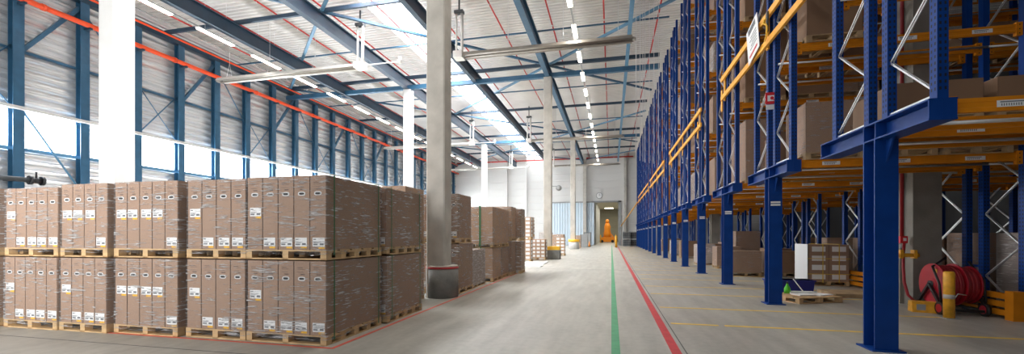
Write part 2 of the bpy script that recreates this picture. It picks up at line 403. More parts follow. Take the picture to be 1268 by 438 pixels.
# sprinkler branch pipes along the hall
for i in range(10):
    x = -24.0+2.95*i
    if x > 3.2: break
    p = thing('sprinkler_pipe', 'thin red sprinkler pipe under the roof, %s from the window wall' % ORD[i], 'pipe', (x,0,13.85), group='roof sprinkler pipes')
    mb = MB(); mb.tube([(0,-5,0),(0,YE-.3,0)], .045, 8); mb.build('pipe', M['redpipe'], p)
    mb = MB()
    for y in range(6,66,3): mb.tube([(0,y+.5,-.12),(0,y+.5,0)], .03, 6)
    mb.build('sprinkler_head', M['galv'], p)
    p.children[-1]['kind'] = 'stuff'
tag(MB().tube([(XW+.6,YE-.6,13.75),(3.3,YE-.6,13.75)], .1, 10).build('sprinkler_header', M['redpipe']), 'red pipe running across the top of the end wall', 'pipe')
tag(MB().tube([(XW+.8,1,13.35),(XW+.8,YE-.8,13.35)], .06, 8).build('sprinkler_pipe', M['pipe']), 'slim red pipe beside the eaves beam above the window wall', 'pipe')
tag(MB().tube([(-12.8,14,13.9),(-12.6,18.5,13.75),(-12.3,19.2,13.7),(-11.9,19.4,13.75)], .08, 8).build('bent_pipe', M['pipe']), 'bent red pipe ending beside the skylight near the left heater', 'pipe')

# ceiling tube lamps
def lamp_row(x, z, y0, n, step, ln, where, w):
    t = MB().box(x-.04,x+.04,y0-3,YE-1,z+.03,z+.1).build('lamp_track', M['grey']); tag(t, 'pale lamp track carrying %s' % where, 'lamp track')
    for i in range(n):
        y = y0+step*i
        l = thing('tube_lamp', '%s lit tube lamp from the camera in %s' % (ORD[i], where), 'lamp', (x,y,z), group='tube lamps in '+where)
        MB().box(-w,w,-ln/2,ln/2,-.07,.0).build('tube', M['tube'], l)
        MB().box(-w-.03,w+.03,-ln/2-.05,ln/2+.05,.0,.02).build('housing', M['white'], l)
        mb = MB(); mb.tube([(0,-ln*.3,.1),(0,-ln*.3,ZR-z)], .008, 5); mb.tube([(0,ln*.3,.1),(0,ln*.3,ZR-z)], .008, 5); mb.build('hanger_wire', M['galv'], l)
lamp_row(-1.9, 12.5, 16.2, 15, 3.3, 1.45, 'the middle lamp row', .10)
lamp_row(-20.85, 12.35, 15.2, 15, 3.45, 2.1, 'the left lamp row', .09)

# radiant heaters
def heater(y, xb, xe, z, label):
    t = thing('radiant_heater', label, 'heater', (xb,y,z), group='ceiling heaters')
    s = 1 if xe > xb else -1; L = abs(xe-xb)
    pale = s < 0
    mb = MB(); mb.tube([(s*.2,-.16,-.03),(s*L,-.16,-.03)], .055, 10); mb.tube([(s*.2,.16,-.03),(s*L,.16,-.03)], .055, 10)
    mb.tube([(s*L,-.16,-.03),(s*(L+.1),-.08,-.03),(s*(L+.1),.08,-.03),(s*L,.16,-.03)], .055, 10)
    mb.build('tube', M['heater'], t)
    mb = MB(); mb.extrude([(-.34,-.08),(-.2,.12),(.2,.12),(.34,-.08),(.33,-.08),(.19,.10),(-.19,.10),(-.33,-.08)], 'x', s*.3, s*(L-.05)); mb.build('reflector', M['heater_pale' if pale else 'heater'], t)
    mb = MB(); mb.box(-.25,.25,-.3,.3,-.14,.2); mb.build('burner_box', M['heater_pale'], t)
    for dx in (-.16,.16):
        mb = MB(); mb.tube([(dx,0,.2),(dx,0,2.3)], .055 if dx < 0 else .08, 10); mb.build('flue', M['heater_pale'], t)
    mb = MB(); mb.box(-.25,.25,-.15,.15,2.3,2.45); mb.tube([(0,0,2.4),(0,0,ZR-z)], .05, 8); mb.build('flue_head', M['dark'], t)
    for f in (.3,.62,.92):
        mb = MB(); mb.tube([(s*L*f,-.2,.1),(s*L*f,0,1.0),(s*L*f,0,ZR-z)], .012, 6); mb.tube([(s*L*f,.2,.1),(s*L*f,0,1.0)], .012, 6); mb.build('hanger', M['galv'], t)
    if pale:
        mb = MB(); mb.tube([(.25,0,.05),(2.5,0,.05)], .03, 8); mb.tube([(2.5,0,-.05),(2.5,0,.3)], .09, 8); mb.build('gas_pipe', M['heater_pale'], t)
for i, y in enumerate((21.6,41.5,59.0)):
    heater(y, -14.0, -23.9, 11.25 if i != 1 else 11.0, 'pale tube heater hung on the left of the skylights, %s from camera' % ORD[i])
    heater(y, -8.0, 1.05, 11.25 if i != 1 else 11.0, 'dark tube heater hung on the right of the skylights, %s from camera' % ORD[i])
# hanging cables before the racks
for i in range(7):
    x = (1.15,1.35,1.5,1.62,1.85,2.1,2.35)[i]
    tag(MB().tube([(x,21.0+.3*i,5.2),(x,21.0+.3*i,ZR)], .012, 6).build('hanging_cable', M['cable']), 'thin pale cable hanging from the roof beside the racks, %s from the left' % ORD[i], 'cable', 'cables hanging by the racks')

# ------------------------------------------------------------------ wrapped carton loads
PH = .144
pcache = {}
def pallet_mesh(w, d, nb=3, m='wood'):
    key = (round(w,3), round(d,3), nb, m)
    if key in pcache: return pcache[key]
    mb = MB(); x0, y0 = -w/2, -d/2
    n = 7 if w < d else 5
    for k in range(5):                                   # deck boards along x
        bw = d/5*.82; yy = y0+(d-bw)*k/4
        mb.box(x0,x0+w,yy,yy+bw,.122,PH)
    for k in range(3):                                   # stringer boards along y
        xx = x0+(w-.1)*k/2; mb.box(xx,xx+.1,y0,y0+d,.1,.122)
        for q in range(nb):
            yy = y0+(d-.12)*q/(nb-1); mb.box(xx,xx+.1,yy,yy+.12,.022,.1)
        mb.box(xx,xx+.1,y0,y0+d,0,.022)
    for q in (0, nb-1):
        yy = y0+(d-.1)*q/(nb-1); mb.box(x0,x0+w,yy,yy+.1,0,.02)
    pcache[key] = mb.mesh('pallet', M[m]); return pcache[key]
ccache = {}
def carton_mesh(w, d, h, m='card', text=True, taped=False):
    key = (round(w,3), round(d,3), round(h,3), m, text, taped)
    if key in ccache: return ccache[key]
    mb = MB(); x = w/2-.003; c = .006; y = d/2
    mb.extrude([(-x,-y+c),(-x+c,-y),(x-c,-y),(x,-y+c),(x,y-c),(x-c,y),(-x+c,y),(-x,y-c)], 'z', 0, h)
    for f in mb.b.faces:
        n = f.calc_center_median()
    e = -y-.0015
    mb.face([(-.0025,e,h-.06),(.0025,e,h-.06),(.0025,e,h-.002),(-.0025,e,h-.002)], 1) if taped else None
    if text:                                             # printed lines on the narrow end
        for zz, a, b, t in ((.905,-.55,.1,.010),(.885,-.55,.35,.006),(.845,-.55,.25,.006),(.81,-.2,.35,.016)):
            if random.random() < .9: mb.face([(a*x,e,zz*h),(b*x,e,zz*h),(b*x,e,zz*h+t),(a*x,e,zz*h+t)], 2)
    # seams along the edges
    for sx in (-1,1):
        mb.face([(sx*x,e,0),(sx*(x-.004),e,0),(sx*(x-.004),e,h),(sx*x,e,h)], 1)
    ccache[key] = mb.mesh('carton', [M[m],M['seam'],M['print']]); return ccache[key]
def shipping_label():
    mb = MB(); w, h = .2, .13; 
    mb.box(-w/2,w/2,-.002,0,0,h,0)
    for zz, a, b, t in ((.098,.06,.3,.015),(.062,.06,.62,.006),(.05,.06,.5,.006),(.02,.06,.42,.022),(.02,.6,.92,.03)):
        mb.face([(-w/2+a*w,-.003,zz),(-w/2+b*w,-.003,zz),(-w/2+b*w,-.003,zz+t),(-w/2+a*w,-.003,zz+t)], 1)
    mb.box(-.0,w/2,-.0025,0,-.03,-.002,2)
    return mb.mesh('shipping_label', [M['label'],M['ink'],M['tag']])
def hand_hole():
    mb = MB()
    def oval(a, b, y, mi):
        pts = []
        for k in range(20):
            t = 2*PI*k/20; r = (abs(math.cos(t))**3.2+abs(math.sin(t))**3.2)**(-1/3.2)
            pts.append((a*r*math.cos(t), y, b*r*math.sin(t)))
        mb.face(pts, mi)
    oval(.062,.030,-.002,0); oval(.044,.016,-.003,1)
    return mb.mesh('hand_hole', [M['ring'],M['hole']])
LAB, HOL = shipping_label(), hand_hole()
wcache = {}
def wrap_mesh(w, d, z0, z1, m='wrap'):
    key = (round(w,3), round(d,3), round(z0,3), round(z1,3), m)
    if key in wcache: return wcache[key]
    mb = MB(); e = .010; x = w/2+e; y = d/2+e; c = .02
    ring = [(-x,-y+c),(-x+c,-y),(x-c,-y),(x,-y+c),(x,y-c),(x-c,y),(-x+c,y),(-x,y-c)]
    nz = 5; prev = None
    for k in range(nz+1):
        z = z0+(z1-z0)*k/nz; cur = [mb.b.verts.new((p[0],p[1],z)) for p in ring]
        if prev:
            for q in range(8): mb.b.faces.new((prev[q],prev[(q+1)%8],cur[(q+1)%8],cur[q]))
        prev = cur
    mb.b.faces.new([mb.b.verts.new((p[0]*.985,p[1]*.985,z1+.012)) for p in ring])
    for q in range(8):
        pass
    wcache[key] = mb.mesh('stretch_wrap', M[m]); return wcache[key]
def strap_mesh(w, yo, z1, m, axis='x'):
    mb = MB(); x = w/2+.014; t = .011
    for s in (-1,1): mb.box(min(s*x,s*(x+.003)),max(s*x,s*(x+.003)),yo-t,yo+t,.06,z1+.016)
    mb.box(-x,x,yo-t,yo+t,z1+.014,z1+.018)
    return mb.mesh('strap', M[m])
def load(label, x0, x1, yf, z, h, n, d=1.5, marks=None, nb=5, card='card', straps=True, group='wrapped carton loads at the left', wrap='wrap', tall=True, strapx=None):
    w = x1-x0
    t = thing('pallet_load', label, 'pallet load', ((x0+x1)/2, yf+d/2, z), group=group)
    add('pallet', pallet_mesh(w, d, nb), t)
    cw = (w-.02)/n
    for k in range(n):
        c = add('carton', carton_mesh(cw, d-.02, h-PH-.02, card, marks is not None), t, (-w/2+.01+cw*(k+.5), 0, PH))
        if marks:
            l = add('shipping_label', LAB, c, (-.012*(1 if k % 2 else -1), -d/2+.008, .05 if marks[k] == 'b' else .50)); l['label'] = 'white shipping label with yellow tab'
            add('hand_hole', HOL, c, (0, -d/2+.008, .745*(h-PH)))
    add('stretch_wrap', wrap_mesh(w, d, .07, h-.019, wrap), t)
    if straps:
        for yo in (-d/2+.16, d/2-.12): add('strap', strap_mesh(w, yo, h-.02, 'strap'), t)['label'] = 'green strap'
    if strapx is not None:
        mb = MB(); e = d/2+.014
        mb.box(strapx-.03,strapx+.03,-e-.003,-e,.06,h+.016); add('strap', mb.mesh('strap', M['strap']), t)['label'] = 'green strap'
    return t
# front row (x0, x1, front y, cartons, marks below, marks above, name, upper height)
rows = [(-11.85,-10.47,5.14,5,'mbbbb','mbbbb','cut off by the left picture edge',1.20),
        (-10.36,-9.08,5.18,5,'mbbbb','mbbbb','second from the left',1.19),
        (-9.06,-8.01,5.20,4,'mbbb','mmmb','third from the left',1.23),
        (-7.95,-6.63,5.27,5,'mmmmb','mmmmb','third from the right',1.24),
        (-6.54,-5.41,5.33,4,'mbbb','mbbb','second from the right',1.24),
        (-5.39,-4.00,5.33,5,'mbbbb','mbbbb','at its right corner',1.25)]
for x0, x1, yf, n, a, b, nm, uh in rows:
    load('wrapped tall cartons on floor pallet, front row, %s' % nm, x0, x1, yf, 0, 1.24, n, marks=a, straps=x1 > -4.1)
    load('wrapped tall cartons on upper pallet, front row, %s' % nm, x0, x1, yf+random.uniform(-.01,.02), 1.24, uh, n, marks=b, straps=x1 > -4.1)
# stacks going away behind the corner stack
load('wrapped cartons on floor pallet directly behind the front right corner stack', -5.35,-3.96,6.95,0,1.24,5,d=1.45,marks='bbbbb')
load('wrapped cartons on upper pallet directly behind the front right corner stack', -5.35,-3.97,6.95,1.24,1.24,5,d=1.45,marks='bbbbb')
load('wrapped load on floor just left of the large concrete column', -5.7,-4.62,8.95,0,1.38,3,d=1.0,nb=3,card='card3',straps=False)
load('tall pale wrapped load on top, just left of the large concrete column', -5.7,-4.62,8.95,1.38,1.38,3,d=1.0,nb=3,card='card3',straps=False)
load('wrapped load on floor just behind the round column guard', -5.1,-4.02,10.80,0,1.38,4,d=1.25,nb=3,marks='bbbb',straps=False)
load('wrapped load on top behind the concrete column, right of it', -5.1,-4.02,10.80,1.38,1.36,4,d=1.1,nb=3,marks='bbbb',straps=False)
load('low single wrapped load without another on top, past the column guard', -5.3,-4.05,12.12,0,1.17,4,d=1.25,nb=4,straps=False,wrap='wrap_milky')
load('wrapped load on floor under a wide pink brown load with green strap', -5.0,-3.93,13.9,0,1.17,2,d=1.15,nb=3,card='card3',straps=False,strapx=.1)
load('wide wrapped pink brown load on top with green strap across its face', -5.75,-3.93,13.9,1.17,1.42,1,d=2.3,nb=5,card='card3',straps=False,strapx=.45)
load('wrapped floor load behind the green strapped loads', -5.0,-3.93,15.12,0,1.17,2,d=1.1,nb=3,straps=False)
load('tall wrapped floor load, next to last in the receding row', -5.1,-3.85,16.32,0,1.37,3,d=.85,nb=3,straps=False)
load('tall wrapped load on top, next to last in the receding row', -5.9,-3.85,16.32,1.37,1.38,3,d=.85,nb=3,straps=False,card='card3')
load('wrapped floor load at the far end of the receding row', -4.9,-3.66,17.25,0,1.36,3,d=.85,nb=3,straps=False)
load('wrapped load on top at the far end of the receding row', -4.9,-3.66,17.25,1.36,1.36,3,d=.85,nb=3,straps=False)
# pale sheets left on the floor
tag(MB().box(-4.6,-3.45,20.9,21.9,0,.05).build('cardboard_sheet', M['label']), 'flat pale sheet on floor past the brown stacks, nearer one', 'sheet', 'pale sheets')
tag(MB().box(-4.9,-3.6,23.0,24.6,0,.05).build('cardboard_sheet', M['label']), 'flat pale sheet on floor past the brown stacks, farther one', 'sheet', 'pale sheets')
# stacks of small white labelled cartons
def small_load(label, x, y, z, nx, nz, cw=.34, ch=.24, d=.8, card='card3', lab=True, group='white labelled carton stacks', straps=False):
    w = nx*cw+.02; t = thing('pallet_load', label, 'pallet load', (x,y,z), group=group)
    add('pallet', pallet_mesh(w, d, 3), t)
    for j in range(nz):
        for i in range(nx):
            c = add('carton', carton_mesh(cw, d-.02, ch-.004, card, False), t, (-w/2+.01+cw*(i+.5), 0, PH+ch*j))
            if lab:
                k = ('lb', round(cw,2), round(ch,2))
                if k not in ccache:
                    mb = MB(); mb.box(-cw*.34,cw*.34,-.003,0,ch*.22,ch*.78); ccache[k] = mb.mesh('carton_label', M['label'])
                add('carton_label', ccache[k], c, (0,-d/2+.008,0))
            if lab == 2:
                k = ('lbs', round(d,2), round(ch,2))
                if k not in ccache:
                    mb = MB(); mb.box(-.004,0,-d*.3,d*.3,ch*.1,ch*.85); mb.box(cw-.004,cw+.001,-d*.3,d*.3,ch*.1,ch*.85); ccache[k] = mb.mesh('carton_label', M['label'])
                add('carton_label', ccache[k], c, (-cw/2+.002,0,0))
    return t
small_load('tall stack of white labelled cartons on floor nearest the brown stacks', -5.2, 25.2, 0, 3, 5, lab=2)
small_load('white labelled cartons stacked on top nearest the brown stacks', -5.2, 25.2, PH+1.2, 3, 5, lab=2)
small_load('white labelled carton stack on floor beside the mid hall column', -4.75, 26.6+.8, 0, 4, 5, .3, lab=2)
small_load('white labelled cartons on top, behind the mid hall column stack', -5.75, 29.2, 1.5, 3, 5, .3, lab=2)
small_load('white labelled carton stack on floor under the rear top stack', -5.75, 29.2, 0, 3, 5, .3, .27, lab=2)
small_load('pinkish carton stack on floor right of the mid hall column', -3.9, 33.5, 0, 2, 5, .34, .26, lab=2)
load('pink brown wrapped load on floor between the two far columns', -5.9,-4.5,41.0,0,1.7,3,d=1.2,nb=3,card='card3',straps=False,group='far loads')
load('pale wrapped load on floor left of the far drum guard', -7.4,-6.1,44.0,0,1.9,3,d=1.2,nb=3,card='card3',straps=False,group='far loads',wrap='wrap_milky')
load('pink brown load on floor behind the far drum guard', -4.7,-3.7,53.0,0,1.6,3,d=1.2,nb=3,card='card3',straps=False,group='far loads')
for i, (x, y, h, m, nm) in enumerate(((-3.55,57.0,1.7,'grey','grey cabinet on floor along the left of the far aisle'),(-3.3,61.0,2.0,'dark','dark cabinet on floor just before the far doorway'))):
    t = thing('cabinet', nm, 'cabinet', (x,y,0)); MB().box(-.5,.5,-.4,.4,0,h).build('body', M[m], t); MB().box(-.44,.44,-.42,-.4,.1,h-.1).build('door', M['grey'], t)
t = thing('traffic_cone', 'small orange cone standing by the cabinets at the far aisle', 'cone', (-2.95,59,0))
mb = MB(); mb.tube([(0,0,.03),(0,0,.75)], [.16,.03], 14); mb.build('body', M['orangemach'], t); MB().box(-.2,.2,-.2,.2,0,.03).build('base', M['black'], t)
# orange machine in the passage
t = thing('lifting_machine', 'tall orange lifting machine standing in the passage beyond the doorway', 'machine', (-.85,YE+25,0))
mb = MB(); mb.extrude([(-1.5,.15),(1.5,.15),(1.5,.9),(1.1,1.2),(-1.0,1.2),(-1.5,.8)], 'y', -.7, .7); mb.build('chassis', M['orangemach'], t)
for x in (-1.1,1.1):
    mb = MB(); mb.tube([(x,-.8,.3),(x,.8,.3)], .3, 14); mb.build('wheel', M['black'], t)
mb = MB(); mb.tube([(0,0,1.2),(0,0,1.9),(0,0,2.9),(.05,0,3.4),(0,0,4.2)], [.75,.8,.62,.7,.4], 12); mb.build('mast', M['orangemach'], t)
mb = MB(); mb.tube([(0,0,4.2),(0,0,4.6),(0,0,5.0)], [.3,.42,.2], 12); mb.build('head', M['orangemach'], t)
mb = MB(); mb.bar((.3,-.2,2.4),(1.4,-.3,1.0),.25,.25); mb.build('arm', M['orangemach'], t)
for i, x in enumerate((-2.2,.9)):
    tag(MB().tube([(x,YE+22,0),(x,YE+22,1.5),(x,YE+22,1.7)], [.14,.14,.03], 12).build('bollard', M['bollard']), 'yellow bollard beside the orange machine, %s one' % ('left','right')[i], 'bollard')
tag(MB().tube([(.62,57.4,0),(.62,57.4,1.45),(.62,57.4,1.5)], [.15,.15,.08], 14).build('bollard', M['bollard']), 'yellow bollard at the right side of the far doorway', 'bollard')
# clock and wall lamp at the end wall
t = thing('wall_clock', 'round wall clock above the far doorway', 'clock', (-1.85,YE-.06,7.85))
mb = MB(); mb.tube([(0,0,0),(0,-.12,0)], .5, 24); mb.build('rim', M['grey'], t); mb = MB(); mb.tube([(0,-.12,0),(0,-.13,0)], .42, 24); mb.build('face', M['label'], t)
mb = MB(); mb.bar((0,-.14,0),(0,-.14,.33),.05,.02); mb.bar((0,-.14,0),(.2,-.14,.1),.05,.02); mb.build('hands', M['black'], t)
t = thing('dome_mirror', 'round dark dome on a bracket on the mid hall column', 'mirror', (-4.0,29.5,4.9))
mb = MB(); mb.bar((-.08,0,.12),(.35,0,.12),.05,.05); mb.build('bracket', M['grey'], t)
mb = MB(); mb.tube([(.42,-.12,0),(.42,-.06,0),(.42,.03,0),(.42,.08,0)], [.08,.17,.2,.2], 16); mb.build('dome', M['grey'], t)
mb = MB(); mb.tube([(.42,.08,0),(.42,.1,0)], .22, 16); mb.build('ring', M['ring'], t)
# dark crates beside the racks at the end
for i in range(2):
    for j in range(2):
        t = thing('cage_crate', 'dark mesh crate near the end wall, %s %s' % (('lower','upper')[j], ('left','right')[i]), 'crate', (2.15+1.0*i,63.5+.9*i,1.08*j+.0), group='dark crates')
        MB().box(-.5,.5,-.5,.5,0,.12).build('base', M['grey'], t)
        MB().box(-.46,.46,-.46,.46,.12,.95).build('tank', M['dark'], t)
        mb = MB()
        for k in range(6):
            u = -.5+k*.2
            mb.bar((u,-.5,.12),(u,-.5,1.06),.025,.025); mb.bar((-.5,u,.12),(-.5,u,1.06),.025,.025)
        for zz in (.35,.7,1.06):
            mb.bar((-.5,-.5,zz),(.5,-.5,zz),.025,.025); mb.bar((-.5,-.5,zz),(-.5,.5,zz),.025,.025); mb.bar((.5,-.5,zz),(.5,.5,zz),.025,.025); mb.bar((-.5,.5,zz),(.5,.5,zz),.025,.025)
        mb.build('cage', M['grey'], t)

# ------------------------------------------------------------------ pallet racks
NR = 15; PITCH = 4.05; XF = 3.70; BX = [3.70,7.58,11.4,15.2]
OFF = (-1.08,-.18,.25,1.17); LEV = [3.0,5.42,7.85,10.3,12.7]; TOP = 14.1; BH = .16
umesh = {}
def upright_mesh(h, detail):
    key = (round(h,2), detail)
    if key in umesh: return umesh[key]
    mb = MB(); a, b = .055, .06
    mb.extrude([(-a,-b),(a,-b),(a,b),(-a,b),(-a,.045),(-.02,.045),(-.02,-.045),(-a,-.045)] if False else [(-a,-b),(a,-b),(a,b),(-a,b)], 'z', 0, h)
    if detail:
        z = .1
        while z < min(h, detail):
            for yy in (-.028,.028):
                mb.face([(-a-.001,yy-.011,z),(-a-.001,yy+.011,z),(-a-.001,yy+.011,z+.036),(-a-.001,yy-.011,z+.036)], 1)
            for xx in (-.025,.025):
                mb.face([(xx-.011,-b-.001,z),(xx+.011,-b-.001,z),(xx+.011,-b-.001,z+.036),(xx-.011,-b-.001,z+.036)], 1)
            z += .075
    umesh[key] = mb.mesh('upright', [M['rack'],M['rack_dark']]); return umesh[key]
bmesh_c = {}
def brace_mesh(y0, y1, h, s=0):
    key = (round(y1-y0,2), round(h,2), s)
    if key in bmesh_c: return bmesh_c[key]
    mb = MB(); L = y1-y0-.1; z = .12
    for dx in (-.018,.018): mb.bar((dx,.05,.06),(dx,.05+L,.06),.02,.03)
    while z+.64 < h:
        a, b = (.05,.05+L) if s == 0 else (.05+L,.05)
        for dx in (-.014,.014): mb.bar((dx,a,z),(dx,b,z+.64),.010,.022)
        z += .64; s ^= 1
    bmesh_c[key] = mb.mesh('frame_bracing', M['galv']); return bmesh_c[key]
beam_c = {}
def beam_mesh(L, m):
    key = (round(L,2), m)
    if key in beam_c: return beam_c[key]
    mb = MB(); w = .025
    prof = [(-w,0),(w,0),(w,BH),(-w,BH),(-w,BH*.72),(-w+.008,BH*.66),(-w+.008,BH*.34),(-w,BH*.28)]
    mb.extrude(prof, 'x', 0, L)
    for a in (-.001,L-.10):
        mb.box(a,a+.10,-.034,.034,-.06,BH+.03)
        for q in (-.02,.06,.14): mb.box(a+.04,a+.06,-.037,-.034,q-.01,q+.01,1)
    beam_c[key] = mb.mesh('beam', [M[m],M['rack_dark']]); return beam_c[key]
mb = MB(); mb.box(-.16,.16,-.002,0,0,.075)
for k in range(9): mb.face([(-.12+.022*k,-.0025,.012),(-.12+.022*k+.01,-.0025,.012),(-.12+.022*k+.01,-.0025,.04),(-.12+.022*k,-.0025,.04)], 1)
mb.face([(-.13,-.0025,.05),(.1,-.0025,.05),(.1,-.0025,.063),(-.13,-.0025,.063)], 1)
PLATE = mb.mesh('location_label', [M['label'],M['ink']])
racks = []
for k in range(NR):
    Yk = 6.99+PITCH*k
    R = thing('pallet_rack', 'blue and orange pallet rack row across the hall, %s from the camera' % ORD[k], 'rack', (0,Yk,0), group='pallet rack rows')
    racks.append(R)
    # portal column: H section with base plate
    mb = MB(); x = 3.69; f = .02; h = .14; d = .14
    mb.extrude([(x-h,-d),(x+h,-d),(x+h,-d+f),(x+.01,-d+f),(x+.01,d-f),(x+h,d-f),(x+h,d),(x-h,d),(x-h,d-f),(x-.01,d-f),(x-.01,-d+f),(x-h,-d+f)], 'z', .02, 2.92)
    mb.box(x-.2,x+.2,-.2,.2,0,.02)
    for sy in (-1,1): mb.extrude([(sy*.14,2.92),(sy*.30,2.92),(sy*.14,2.6)], 'x', x-.012, x+.012)
    mb.build('portal_column', M['rack'], R)
    for zz in ((2.3,2.36) if k else ()):
        MB().box(x-.1,x+.1,-d-.004,-d-.001,zz-.02,zz+.02).build('column_label', M['label'], R)
    mb = MB(); ibeam(mb, 'y', -1.16, 1.42, x, 2.92, 3.17, .28, .02, .02)
    for yy in (-1.15,-.14,.14,1.41): mb.box(x-.135,x+.135,yy-.008,yy+.008,2.94,3.15)
    mb.build('portal_beam', M['rack'], R)
    nbay = 3 if k in (1,2) else 2 if k <= 6 else 1
    if k == 0: nbay = 2
    for bi in range(nbay+1):
        bx = BX[bi]; z0 = 3.17 if bi == 0 else 0
        h = TOP-z0
        det = (4.5 if bi == 0 else 3.4) if k <= 3 else 0
        for o in OFF: add('upright', upright_mesh(h, det), R, (bx,o,z0))
        for a, b in ((OFF[0],OFF[1]),(OFF[2],OFF[3])): add('frame_bracing', brace_mesh(a, b, h, int(a > 0)), R, (bx,a,z0))
        if bi:
            for zz in (.95,3.6): MB().bar((bx,OFF[1],zz),(bx,OFF[2],zz),.04,.05).build('row_spacer', M['rack'], R)
    for li, z in enumerate(LEV):
        if k == 0 and li > 1: continue
        for bi in range(nbay):
            L = BX[bi+1]-BX[bi]-.11
            for oi, o in enumerate(OFF):
                b = add('beam', beam_mesh(L, 'orange'), R, (BX[bi]+.055,o,z))
                if k <= 5 and oi == 0 and (li < 3) and bi < 2:
                    for q in (.18,.5,.82): add('location_label', PLATE, b, (L*q+(.06 if li % 2 else -.05),-.026,.04))
                elif k <= 3 and oi == 2 and li < 2 and bi < 1:
                    add('location_label', PLATE, b, (L*.3,-.026,.04))
            if k <= 6 and bi < 2:
                for o in (OFF[1]-.10, OFF[3]-.10):
                    mb = MB(); mb.tube([(BX[bi],o,z+.07),(BX[bi+1],o,z+.07)], .025, 8); mb.build('stop_bar', M['galv'], R)
    # yellow plate on the aisle face
    if k >= 2:
        MB().box(3.60,3.625,.28,.42,5.75,6.45).build('row_plate', M['yellow_beam'], R)
# barrier beams along the aisle face
def barrier(y0, y1, label, brackets):
    t = thing('barrier_beam', label, 'barrier', (3.57,y0,6.05), group='yellow barrier beams')
    for z in (0,.62):
        MB().box(-.03,.03,0,y1-y0,z,z+.15).build('rail', M['yellow_beam'], t)
    for f in brackets: MB().box(.03,.07,(y1-y0)*f-.06,(y1-y0)*f+.06,-.05,.85).build('bracket', M['yellow_beam'], t)
    return t
barrier(8.2,15.3,'long double yellow orange barrier beam nearest the camera, high on the racks',(.42,.97))
barrier(18.6,28.4,'double yellow barrier beam farther along the racks, second from camera',(.05,.5,.97))
barrier(31.0,42.0,'double yellow barrier beam on distant racks, third from camera',(.05,.5,.97))
barrier(44.0,60.0,'double yellow barrier beam on the last racks before the end wall',(.05,.5,.97))
tag(MB().tube([(3.5,60.3,6.1),(1.45,68.0,3.0)], .07, 8).build('sloping_rail', M['yellow_beam']), 'thin yellow rail sloping down from the last rack to the doorway', 'rail')
t = thing('notice_sheet', 'white printed notice board fixed on the yellow barrier beams', 'notice', (3.50,11.75,6.05)); t.rotation_euler = (-.2,0,0)
MB().box(-.012,0,-.42,.42,.05,.98).build('board', M['label'], t)
mb = MB()
for k in range(16): mb.box(-.016,-.012,-.27+.034*k,-.27+.034*k+.02,.78,.93)
for k in range(5): mb.box(-.016,-.012,-.3,.2-.07*(k % 3),.34+.075*k,.36+.075*k)
mb.build('printing', M['ink'], t)
mb = MB(); mb.box(-.016,-.012,-.3,.28,.16,.22); mb.build('red_line', M['signred'], t)
t = thing('beam_clamp', 'pale metal clamp hook on the barrier beam right of the notice', 'clamp', (3.5,10.9,6.15))
mb = MB(); mb.tube([(0,0,.45),(-.02,.08,.5),(-.02,.1,.4),(0,0,.33),(-.02,-.1,.2),(-.02,-.05,.02),(0,.1,.0)], .022, 8); mb.build('hook', M['tag'], t); MB().box(0,.035,-.05,.05,.15,.62).build('plate', M['dark'], t)
t = thing('fire_hose_sign', 'red square fire hose sign projecting from the second rack row', 'sign', (3.66,10.85,4.62)); t.scale = (.78,.78,.78)
MB().box(-.25,.12,-.012,.012,0,.34).build('board', M['signred'], t)
mb = MB(); mb.box(-.20,.02,-.016,-.012,.08,.25)
mb.build('symbol_panel', M['label'], t)
mb = MB(); e = -.02
mb.tube([(-.08,-.016,.17),(-.08,e,.17)], .05, 14); mb.box(-.05,.01,e,-.016,.10,.13); mb.build('hose_symbol', M['signred'], t)
mb = MB(); mb.box(-.23,-.02,-.012,.012,-.16,-.02); mb.build('pendant', M['ring'], t)
# end guards of the racks on the ground
for k in (1,2,3,0):
    Yk = 6.99+PITCH*k
    if k == 0: continue
    t = thing('rack_end_guard', 'orange slatted guard at the ground end of the %s rack row' % ORD[k], 'guard', (7.34,Yk,0), group='orange rack guards')
    for z in (.06,.22,.38): MB().box(-.04,.04,-1.15,1.25,z,z+.11).build('slat', M['orange'], t)
    for yy in (-1.2,1.2): MB().box(-.09,.10,yy-.09,yy+.09,0,.55).build('post', M['orange'], t)

# ------------------------------------------------------------------ loads on the racks
proto = {}
def parts_for(kind, w, d, h):
    key = (kind, w, d, h)
    if key in proto: return proto[key]
    P = [('pallet', pallet_mesh(w, d, 3, 'wood_old'), (0,0,0))]
    if kind == 'brown':
        P.append(('carton', carton_mesh(w, d, h-PH, 'card', False), (0,0,PH))); P.append(('stretch_wrap', wrap_mesh(w, d, .08, h, 'wrap_rack'), (0,0,0)))
    elif kind == 'dark':
        P.append(('carton', carton_mesh(w, d, h-PH, 'card2', False, True), (0,0,PH)))
    elif kind == 'white':
        P.append(('carton', carton_mesh(w, d, h-PH, 'card3', False), (0,0,PH))); P.append(('stretch_wrap', wrap_mesh(w, d, .08, h, 'wrap_milky'), (0,0,0)))
    else:
        hh = (h-PH)/2
        for i in (-1,1):
            for j in range(2): P.append(('carton', carton_mesh(w/2, d, hh-.003, 'card' if kind == 'quad' else 'card2', False, True), (i*w/4,0,PH+hh*j)))
        P.append(('stretch_wrap', wrap_mesh(w, d, .08, h, 'wrap_rack'), (0,0,0)))
    proto[key] = P; return P
DESC = dict(brown='brown wrapped carton load', dark='unwrapped dark brown carton', white='white film wrapped load', quad='wrapped load of four cartons', quad2='dark load of four cartons')
def rack_load(kind, x, y, z, w, d, h, label, group='loads on the racks'):
    t = thing('pallet_load', label, 'pallet load', (x,y,z), group=group)
    for nm, me, loc in parts_for(kind, w, d, h): add(nm, me, t, loc)
    return t
kinds = ['brown','dark','white','quad','quad2','brown','white']
random.seed(11)
